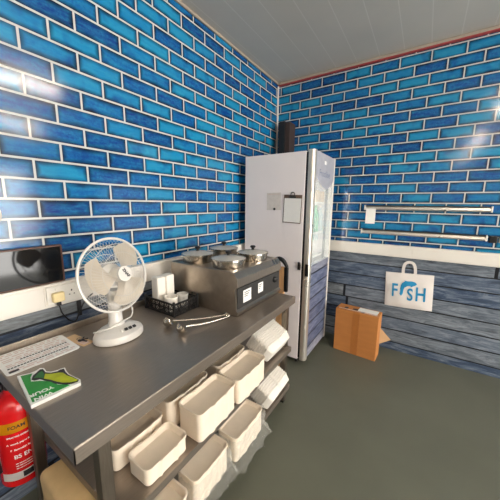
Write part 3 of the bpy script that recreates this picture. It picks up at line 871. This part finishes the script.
# ------------------------------------------------------------------ fire extinguisher
ex_ = thing('fire_extinguisher', 'red fire extinguisher with yellow band hung at the table end', 'fire extinguisher', (.1, -2.65, .225))
bm = bmesh.new(); lathe(bm, [(.07, 0), (.083, .006), (.086, .02), (.086, .36), (.08, .39), (.062, .415), (.035, .43), (.03, .445)], 40); obj('cylinder', bm, M['red'], ex_, True)
def band(z0, z1, a0, a1, r=.0866, n=20):
    b = bmesh.new(); A = [[b.verts.new((r*math.cos(a0+(a1-a0)*i/n), r*math.sin(a0+(a1-a0)*i/n), z)) for i in range(n+1)] for z in (z0, z1)]
    for i in range(n): b.faces.new((A[0][i], A[0][i+1], A[1][i+1], A[1][i]))
    bmesh.ops.solidify(b, geom=b.faces[:], thickness=.0004)
    return b
A0, A1 = -1.3, 1.0
obj('yellow_band', band(.275, .325, A0, A1), M['yellow'], ex_, True)
wl = obj('instruction_label', band(.04, .078, A0+.1, A1-.1), M['paper'], ex_, True)
def ctext(s, size, z, a, m, par, r=.0872, spacing=1.):
    o = text('lettering', s, size, m, Matrix.Identity(4), par, .0001, bold=.0004, spacing=spacing)
    for v in o.data.vertices:
        th = a + v.co.x/r; rr = r + v.co.z
        zz = z + v.co.y
        v.co = Vector((rr*math.cos(th), rr*math.sin(th), zz))
    return o
ctext('FOAM', .022, .30, -.3, M['ink'], ex_)
ctext('SPRAY FIRE EXTINGUISHER', .009, .255, -.12, M['paper'], ex_)
ctext('A  wood, paper & textiles', .011, .222, -.12, M['paper'], ex_)
ctext('B  flammable liquids', .011, .192, -.15, M['paper'], ex_)
ctext('BS EN3', .026, .155, -.1, M['paper'], ex_)
for k in range(3): ctext('use and care instructions', .007, .122-.012*k, -.12, M['paper'], ex_)
obj('border_line', band(.085, .27, A0+.08, A0+.1, .0868, 2), M['paper'], ex_)
obj('approval_mark', band(.046, .073, -.3, .12, .0871, 6), M['ink'], wl)
bm = bmesh.new(); lathe(bm, [(.03, .445), (.03, .47), (.02, .475), (.02, .5)], 20); obj('valve', bm, M['darkmetal'], ex_, True)
bm = bmesh.new(); bx(bm, -.012, .012, -.02, .1, .5, .512, .003); bx(bm, -.012, .012, -.02, .095, .53, .54, .003, mat=Matrix.Rotation(.12, 4, 'X')); obj('lever', bm, M['black'], ex_)
bm = bmesh.new(); tube(bm, spline([(.0, -.03, .485), (.03, -.085, .47), (.05, -.1, .4), (.045, -.095, .2), (.04, -.09, .1)], 40), .009, 10); obj('hose', bm, M['black'], ex_, True)
obj('wall_bracket', box(-.0995, -.075, -.02, .02, .38, .5, .002), M['darkmetal'], ex_)

# ------------------------------------------------------------------ fridge
FX0, FX1, FY0, FY1, FZ1 = .095, .70, -.80, -.21, 1.925
fr = thing('display_fridge', 'tall white glass-door display fridge in the tiled corner', 'fridge', (.4, -.5, 0))
def offf(bm): bmesh.ops.translate(bm, verts=bm.verts, vec=(-.4, .5, 0)); return bm
bm = bmesh.new()
bx(bm, FX0, FX1, FY0, FY0+.04, .05, FZ1, .003); bx(bm, FX0, FX1, FY1-.03, FY1, .05, FZ1, .003)
bx(bm, FX0, FX0+.05, FY0+.04, FY1-.03, .05, FZ1)
bx(bm, FX0+.05, FX1, FY0+.04, FY1-.03, FZ1-.2, FZ1); bx(bm, FX0+.05, FX1, FY0+.04, FY1-.03, .05, .3)
obj('cabinet', offf(bm), M['fridge'], fr)
bm = bmesh.new(); bx(bm, FX1+.001, FX1+.02, FY0+.012, FY1-.012, .06, FZ1-.01); 
# gasket as a frame
bm.free(); bm = bmesh.new()
bx(bm, FX1+.0005, FX1+.0215, FY0+.008, FY0+.05, .07, FZ1-.008); bx(bm, FX1+.0005, FX1+.0215, FY1-.03, FY1-.008, .07, FZ1-.008)
bx(bm, FX1+.0005, FX1+.0215, FY0+.05, FY1-.05, FZ1-.06, FZ1-.008); bx(bm, FX1+.0005, FX1+.0215, FY0+.05, FY1-.05, .07, .12)
obj('door_gasket', offf(bm), M['black'], fr)
DX0, DX1 = FX1+.022, FX1+.075
dr_ = []
bm = bmesh.new()
# rounded hinge-side column
pf = [(DX0, FY0), (DX0, FY0+.05), (DX1, FY0+.05)] + [(DX1-.03+.03*math.cos(a), FY0+.03+.03*math.sin(a)) for a in [0, -.3, -.6, -.9, -1.2, -PI/2]]
prism(bm, pf, FZ1+.01-.05, Matrix.Translation((0, 0, .05)))
col_ = obj('door_frame', offf(bm), M['alu'], fr, True)
bm = bmesh.new(); bx(bm, DX0, DX1, FY1-.022, FY1, .05, FZ1+.01, .004); obj('door_edge', offf(bm), M['trunking'], fr)
bm = bmesh.new(); bx(bm, DX1-.012, DX1-.006, FY0+.0505, FY1-.0225, .952, 1.72); obj('door_glass', offf(bm), M['glass'], fr)
bm = bmesh.new(); bx(bm, DX0+.002, DX1-.004, FY0+.0505, FY1-.0225, 1.72, FZ1+.008, .002)
hd = obj('header_panel', offf(bm), M['badge'], fr)
# curved lower edge of the header sticker, over the glass
poly = []
ya, yb = FY0+.053, FY1-.025
for i in range(21):
    t = i/20; poly.append((ya+(yb-ya)*t, 1.72-.09*math.sin(PI*t**1.25) if 0 < t < 1 else 1.72))
poly += [(yb, 1.725), (ya, 1.725)]
bm = bmesh.new(); prism(bm, poly, .001, basis((DX1-.0055, 0, 0), (0, 1, 0), (0, 0, 1)))
obj('curved_sticker', offf(bm), M['badge'], hd)
text('header_lettering', 'Frostline', .085, simple('header_print', (112, 122, 150), .4), basis((DX1-.0038-.4, -.505+.5, 1.76), (0, 1, 0), (0, 0, 1)), hd, .0004)
bm = bmesh.new(); bx(bm, DX1-.0039, DX1-.0032, -.53, -.48, 1.845, 1.875, .0); obj('white_mark', offf(bm), M['paper'], hd)
bm = bmesh.new(); bx(bm, DX0+.004, DX1-.006, FY0+.0505, FY1-.0225, .06, .95, .002)
obj('lower_panel', offf(bm), M['plank_print'], fr)
bm = bmesh.new()
bx(bm, FX1-.03, FX1-.003, FY0-.016, FY0-.0005, .915, .985, .005); obj('lock_plate', offf(bm), M['black'], fr)
bm = bmesh.new(); bx(bm, DX1-.036, DX1-.004, FY0-.014, FY0-.0005, .865, .975, .006); obj('door_handle', offf(bm), M['black'], fr)
for z in (.98, 1.21, 1.5):
    bm = bmesh.new()
    bx(bm, FX0+.06, FX1-.002, FY0+.045, FY1-.035, z-.004, z); bx(bm, FX1-.0015, FX1+.0003, FY0+.055, FY1-.035, z-.004, z+.016)
    obj('inner_shelf', offf(bm), M['white'], fr)
bm = bmesh.new(); bx(bm, FX1-.02, FX1-.01, FY0+.06, FY0+.075, .95, 1.7); obj('lamp', offf(bm), M['led'], fr)  # added glowing strip, unseen behind the door column, brightens the fridge interior
for sx in (FX0+.06, FX1-.03):
    for sy in (FY0+.05, FY1-.05):
        bm = bmesh.new(); lathe(bm, [(.018, 0), (.018, .0495)], 14, Matrix.Translation((sx, sy, 0))); obj('foot', offf(bm), M['black'], fr, True)
bm = bmesh.new(); bx(bm, FX0+.02, FX1-.02, FY0+.02, FY1-.02, .035, .0495); obj('plinth', offf(bm), M['darkmetal'], fr)

# stock in the fridge
def bottle(x, y, z, m, label, group):
    t = thing('bottle', label, 'bottle', (x, y, z), group=group)
    bm = bmesh.new(); lathe(bm, [(.026, 0), (.03, .006), (.03, .16), (.027, .19), (.014, .235), (.013, .25)], 18); obj('bottle_body', bm, M[m], t, True)
    bm = bmesh.new(); lathe(bm, [(.0145, .2505), (.0145, .27)], 14); obj('cap', bm, M['white'] if m == 'bottle_clear' else M['green'], t, True)
    return t
proto = {}
ys = [-.465, -.402, -.339, -.276]
names = ['first', 'second', 'third', 'last']
for i, y in enumerate(ys):
    m = 'bottle_green' if i < 2 else 'bottle_clear'
    lab = ('green' if i < 2 else 'pale clear') + ' drinks bottle on the fridge shelf, %s counted from the handle' % names[i]
    gname = 'drinks bottles on the fridge shelf'
    if m not in proto: proto[m] = bottle(.65, y, 1.1305, m, lab, gname)
    else: dup(proto[m], (.668, y, 1.2105), None, lab)
for (y, w, h, lab) in ((-.44, .11, .125, 'small tan carton on the top fridge shelf, nearer the door handle'), (-.31, .12, .12, 'small tan carton on the top fridge shelf, farther from the door handle')):
    bm = bmesh.new(); bx(bm, -.06, .05, -w/2, w/2, 0, h, .002)
    t = thing('carton', lab, 'carton', (.645, y, 1.5005), group='cartons in the fridge')
    obj('carton_body', bm, M['card_pale'], t)
    bm = bmesh.new(); bx(bm, -.061, .051, -.012, .012, h, h+.0006); obj('tape', bm, M['tape'], t)

# clipboard and paper on the fridge side
cl = thing('clipboard', 'clipboard with white sheet hung on the fridge side', 'clipboard', (.595, FY0-.0055, 1.455), (0, .03, 0))
obj('board', box(-.085, .085, 0, .005, -.13, .115, .002), simple('clip_board_brown', (96, 74, 60), .6), cl)
obj('sheet', box(-.077, .08, -.002, -.0003, -.122, .085), M['paper'], cl)
bm = bmesh.new(); bx(bm, -.03, .03, -.008, -.0025, .085, .105, .002); tube(bm, [(.018*math.cos(a), -.005, .118+.018*math.sin(a)) for a in [2*PI*k/20 for k in range(20)]], .004, 6, closed=True)
obj('clip', bm, M['darkmetal'], cl)
nt_ = thing('note_pocket', 'square translucent paper pocket on the fridge side, left of the clipboard', 'note', (.41, FY0-.0012, 1.515), (0, -.02, 0))
obj('paper', box(-.072, .072, 0, .001, -.08, .075), simple('off_white_sheet', (214, 206, 200), .4), nt_)
obj('border', box(-.064, .064, -.0006, -.0001, .06, .064), M['ink_soft'], nt_)
mg = thing('magnet', 'small black magnet holding the paper pocket on the fridge', 'magnet', (.42, FY0-.0022, 1.445))
bm = bmesh.new(); lathe(bm, [(.011, 0), (.011, .006), (.008, .008)], 16, Matrix.Rotation(PI/2, 4, 'X')); obj('disc', bm, M['black'], mg, True)

# wooden board with black cover between table and fridge
wb = thing('wooden_board', 'upright tan wooden board with black cap between table and fridge', 'board', (.64, -1.05, 0))
obj('board', box(-.045, .02, -.012, .012, 0, .985, .002), M['wood'], wb)
bm = bmesh.new()
bx(bm, .021, .05, -.014, .014, .78, .985, .004)
tube(bm, spline([(-.065, 0, 1.045), (-.03, 0, 1.05), (.01, 0, 1.03), (.042, 0, .985)], 20), lambda u: .012+.006*math.sin(u*PI), 10)
obj('black_cap', bm, M['black'], wb, True)

# ------------------------------------------------------------------ back wall things
def rail(x0, x1, z, label, clip=True):
    t = thing('ticket_rail', label, 'ticket rail', (x0, -.0005, z), group='order ticket rails on the back wall')
    L = x1-x0
    bm = bmesh.new(); prism(bm, [(0, -.018), (.018, -.02), (.03, -.008), (.024, .012), (.01, .02), (0, .02)], L, basis((0, 0, 0), (0, -1, 0), (0, 0, 1)) )
    bmesh.ops.transform(bm, matrix=Matrix.Identity(4), verts=bm.verts)
    xs = [v.co.x for v in bm.verts]
    bmesh.ops.translate(bm, verts=bm.verts, vec=(-min(xs), 0, 0))
    obj('rail_body', bm, M['alu'], t)
    bm = bmesh.new(); bx(bm, 0, L, -.032, -.0005, .0205, .026, .001); obj('top_lip', bm, M['darkmetal'], t)
    for x in (0, L-.012):
        bm = bmesh.new(); bx(bm, x, x+.012, -.036, -.0005, -.022, .028, .003); obj('end_cap', bm, M['white'], t)
    return t
rail(1.045, 2.035, 1.462, 'upper silver order ticket rail across the blue back-wall tiles')
rail(1.03, 2.03, 1.222, 'lower silver order ticket rail just above the white trunking')
rail(2.105, 2.6, 1.215, 'silver ticket rail cut off at the right edge beyond the black bracket')
tk = thing('order_ticket', 'blank white ticket hanging from the left end of the upper rail', 'ticket', (1.11, -.034, 1.37))
obj('paper', box(-.045, .045, 0, .0012, -.065, .085), M['paper'], tk)
bk = thing('rail_bracket', 'small black bracket between two ticket rails at the right edge', 'bracket', (2.068, -.0005, 1.215))
obj('bracket_body', box(-.026, .026, -.03, 0, -.025, .03, .004), M['black'], bk)

# FISH carrier bag
bg = thing('carrier_bag', 'white carrier bag printed FISH hung on the plank wall', 'bag', (1.51, -.004, .66), (0, -.05, 0))
bm = bmesh.new()
nx_, nz_ = 14, 12; Wb, Hb = .405, .35
F, B = [], []
for j in range(nz_+1):
    rf, rb = [], []
    for i in range(nx_+1):
        u, v = i/nx_, j/nz_
        x = -Wb/2+Wb*u; z = -Hb/2+Hb*v
        bulge = .03*math.sin(PI*u)**.6*(1-v*.75)*min(1, v*6+.35) + .004
        bulge += .002*math.sin(u*17+v*9)
        rf.append(bm.verts.new((x, -bulge, z))); rb.append(bm.verts.new((x, 0, z)))
    F.append(rf); B.append(rb)
for j in range(nz_):
    for i in range(nx_):
        bm.faces.new((F[j][i], F[j][i+1], F[j+1][i+1], F[j+1][i])); bm.faces.new((B[j][i+1], B[j][i], B[j+1][i], B[j+1][i+1]))
    for i in (0, nx_): bm.faces.new((F[j][i], F[j+1][i], B[j+1][i], B[j][i]))
for i in range(nx_):
    for j in (0, nz_): bm.faces.new((F[j][i], F[j][i+1], B[j][i+1], B[j][i]))
body = obj('bag_body', bm, M['bag'], bg, True)
bm = bmesh.new()
path = spline([(-.05, -.006, .14), (-.05, -.008, .22), (-.035, -.01, .272), (0, -.01, .288), (.035, -.01, .272), (.05, -.008, .22), (.05, -.006, .14)], 36)
prev = None
for p in path:
    pass
# flat strap swept along the path
ring = []
for i, p in enumerate(path):
    t = (path[min(i+1, len(path)-1)]-path[max(i-1, 0)]).normalized(); nrm = Vector((t.z, 0, -t.x))
    ring.append([bm.verts.new(p+nrm*a+Vector((0, b, 0))) for a, b in ((-.013, -.0015), (.013, -.0015), (.013, .0015), (-.013, .0015))])
for a, b in zip(ring, ring[1:]):
    for k in range(4): bm.faces.new((a[k], a[(k+1) % 4], b[(k+1) % 4], b[k]))
bm.faces.new(ring[0]); bm.faces.new(ring[-1])
obj('handle', bm, M['bag'], bg, True)
bm = bmesh.new(); tube(bm, [(0, .0035, .262), (0, -.03, .262), (0, -.034, .275)], .004, 8); hk = obj('hook', bm, M['darkmetal'], None, True, (1.51, -.004, .66), (0, -.05, 0))
tag(hk, 'small hook holding the FISH bag handle on the plank wall', 'hook')
def drape(o):
    """lay flat print onto the bulging front of the bag"""
    for v in o.data.vertices:
        u = min(1, max(0, (v.co.x+Wb/2)/Wb)); w = min(1, max(0, (v.co.z+Hb/2)/Hb))
        b = .03*math.sin(PI*u)**.6*(1-w*.75)*min(1, w*6+.35)+.004+.002*math.sin(u*17+w*9)
        v.co.y = -b-.0035+v.co.y
def bagtext(s, size, x, z):
    o = text('lettering', s, size, M['cyan'], basis((x, 0, z), (1, 0, 0), (0, 0, 1)), bg, .0002, bold=.003)
    o.data.transform(Matrix.Translation((x, 0, z)) @ Matrix.Diagonal((.68, 1, 1, 1)) @ Matrix.Translation((-x, 0, -z)))
    drape(o)
bagtext('F', .185, -.118, -.008); bagtext('S', .168, .016, -.036); bagtext('H', .19, .104, -.026)
# the leaping fish that stands for the I
fish = [(-.085, -.08), (-.07, -.055), (-.064, -.01), (-.055, .012), (-.03, .03), (-.005, .036), (.0, .02), (.015, .03), (.035, .04), (.05, .05), (.052, .062), (.03, .078), (.005, .082), (-.03, .08), (-.06, .085), (-.055, .076), (-.078, .058), (-.09, .03), (-.096, .0), (-.094, -.03), (-.1, -.06)]
fish = [(x*.93+.02, z*.95+.024) for x, z in fish]
bm = bmesh.new(); prism(bm, fish, .0003, basis((0, 0, 0), (1, 0, 0), (0, 0, 1)))
bmesh.ops.triangulate(bm, faces=bm.faces[:])
fo = obj('fish_print', bm, M['cyan'], bg); drape(fo)

# cardboard box by the back wall
bxr = thing('cardboard_box', 'brown cardboard box standing on the floor below the FISH bag', 'box', (.905, -.318, 0), (0, 0, -.06))
bm = bmesh.new(); bx(bm, 0, .405, 0, .165, 0, .45, .003); obj('carton_body', bm, M['card'], bxr)
bm = bmesh.new(); bx(bm, .17, .235, -.0008, -.0002, .002, .448); obj('tape', bm, M['tape'], bxr)
bm = bmesh.new(); bx(bm, .02, .385, .03, .034, .4505, .4525, mat=None); bx(bm, .2, .38, .05, .15, .4505, .4518); obj('white_label', bm, M['paper'], bxr)
bm = bmesh.new(); prism(bm, [(0, .13), (.1, .2), (0.0, .3)], .003, basis((.4055, .13, 0), (1, .1, 0), (0, 0, 1)))
obj('flap', bm, M['card_pale'], bxr)
for x, w in ((.07, .035), (.15, .05), (.24, .03)):
    bm = bmesh.new(); bx(bm, x, x+w, .05 if x < .2 else .02, .09 if x < .2 else .045, .4505, .4512); obj('printed_mark', bm, M['ink'], bxr)

# ------------------------------------------------------------------ light, camera
w = bpy.data.worlds.new('daylight'); SC.world = w; w.use_nodes = True
bgn = w.node_tree.nodes['Background']; bgn.inputs[0].default_value = (1, .97, .92, 1); bgn.inputs[1].default_value = 9.
ld = bpy.data.lights.new('entrance_portal', 'AREA'); ld.shape = 'RECTANGLE'; ld.size = OZ1; ld.size_y = OY1-OY0; ld.cycles.is_portal = True
lo = bpy.data.objects.new('entrance_portal', ld); COL.objects.link(lo); lo.location = (XR+.05, (OY0+OY1)/2, OZ1/2); lo.rotation_euler = (0, PI/2, 0)

cam = bpy.data.cameras.new('camera'); co = bpy.data.objects.new('camera', cam); COL.objects.link(co); SC.camera = co
cam.sensor_fit = 'HORIZONTAL'; cam.sensor_width = 36; cam.lens = FPX/500*36
cam.clip_start = .02
mw = Matrix((CR, CU, -CF)).transposed().to_4x4(); mw.translation = CP; co.matrix_world = mw

vs = SC.view_settings
vs.view_transform = 'Standard'; vs.look = 'None'; vs.gamma = 1; vs.use_curve_mapping = False; vs.exposure = .5
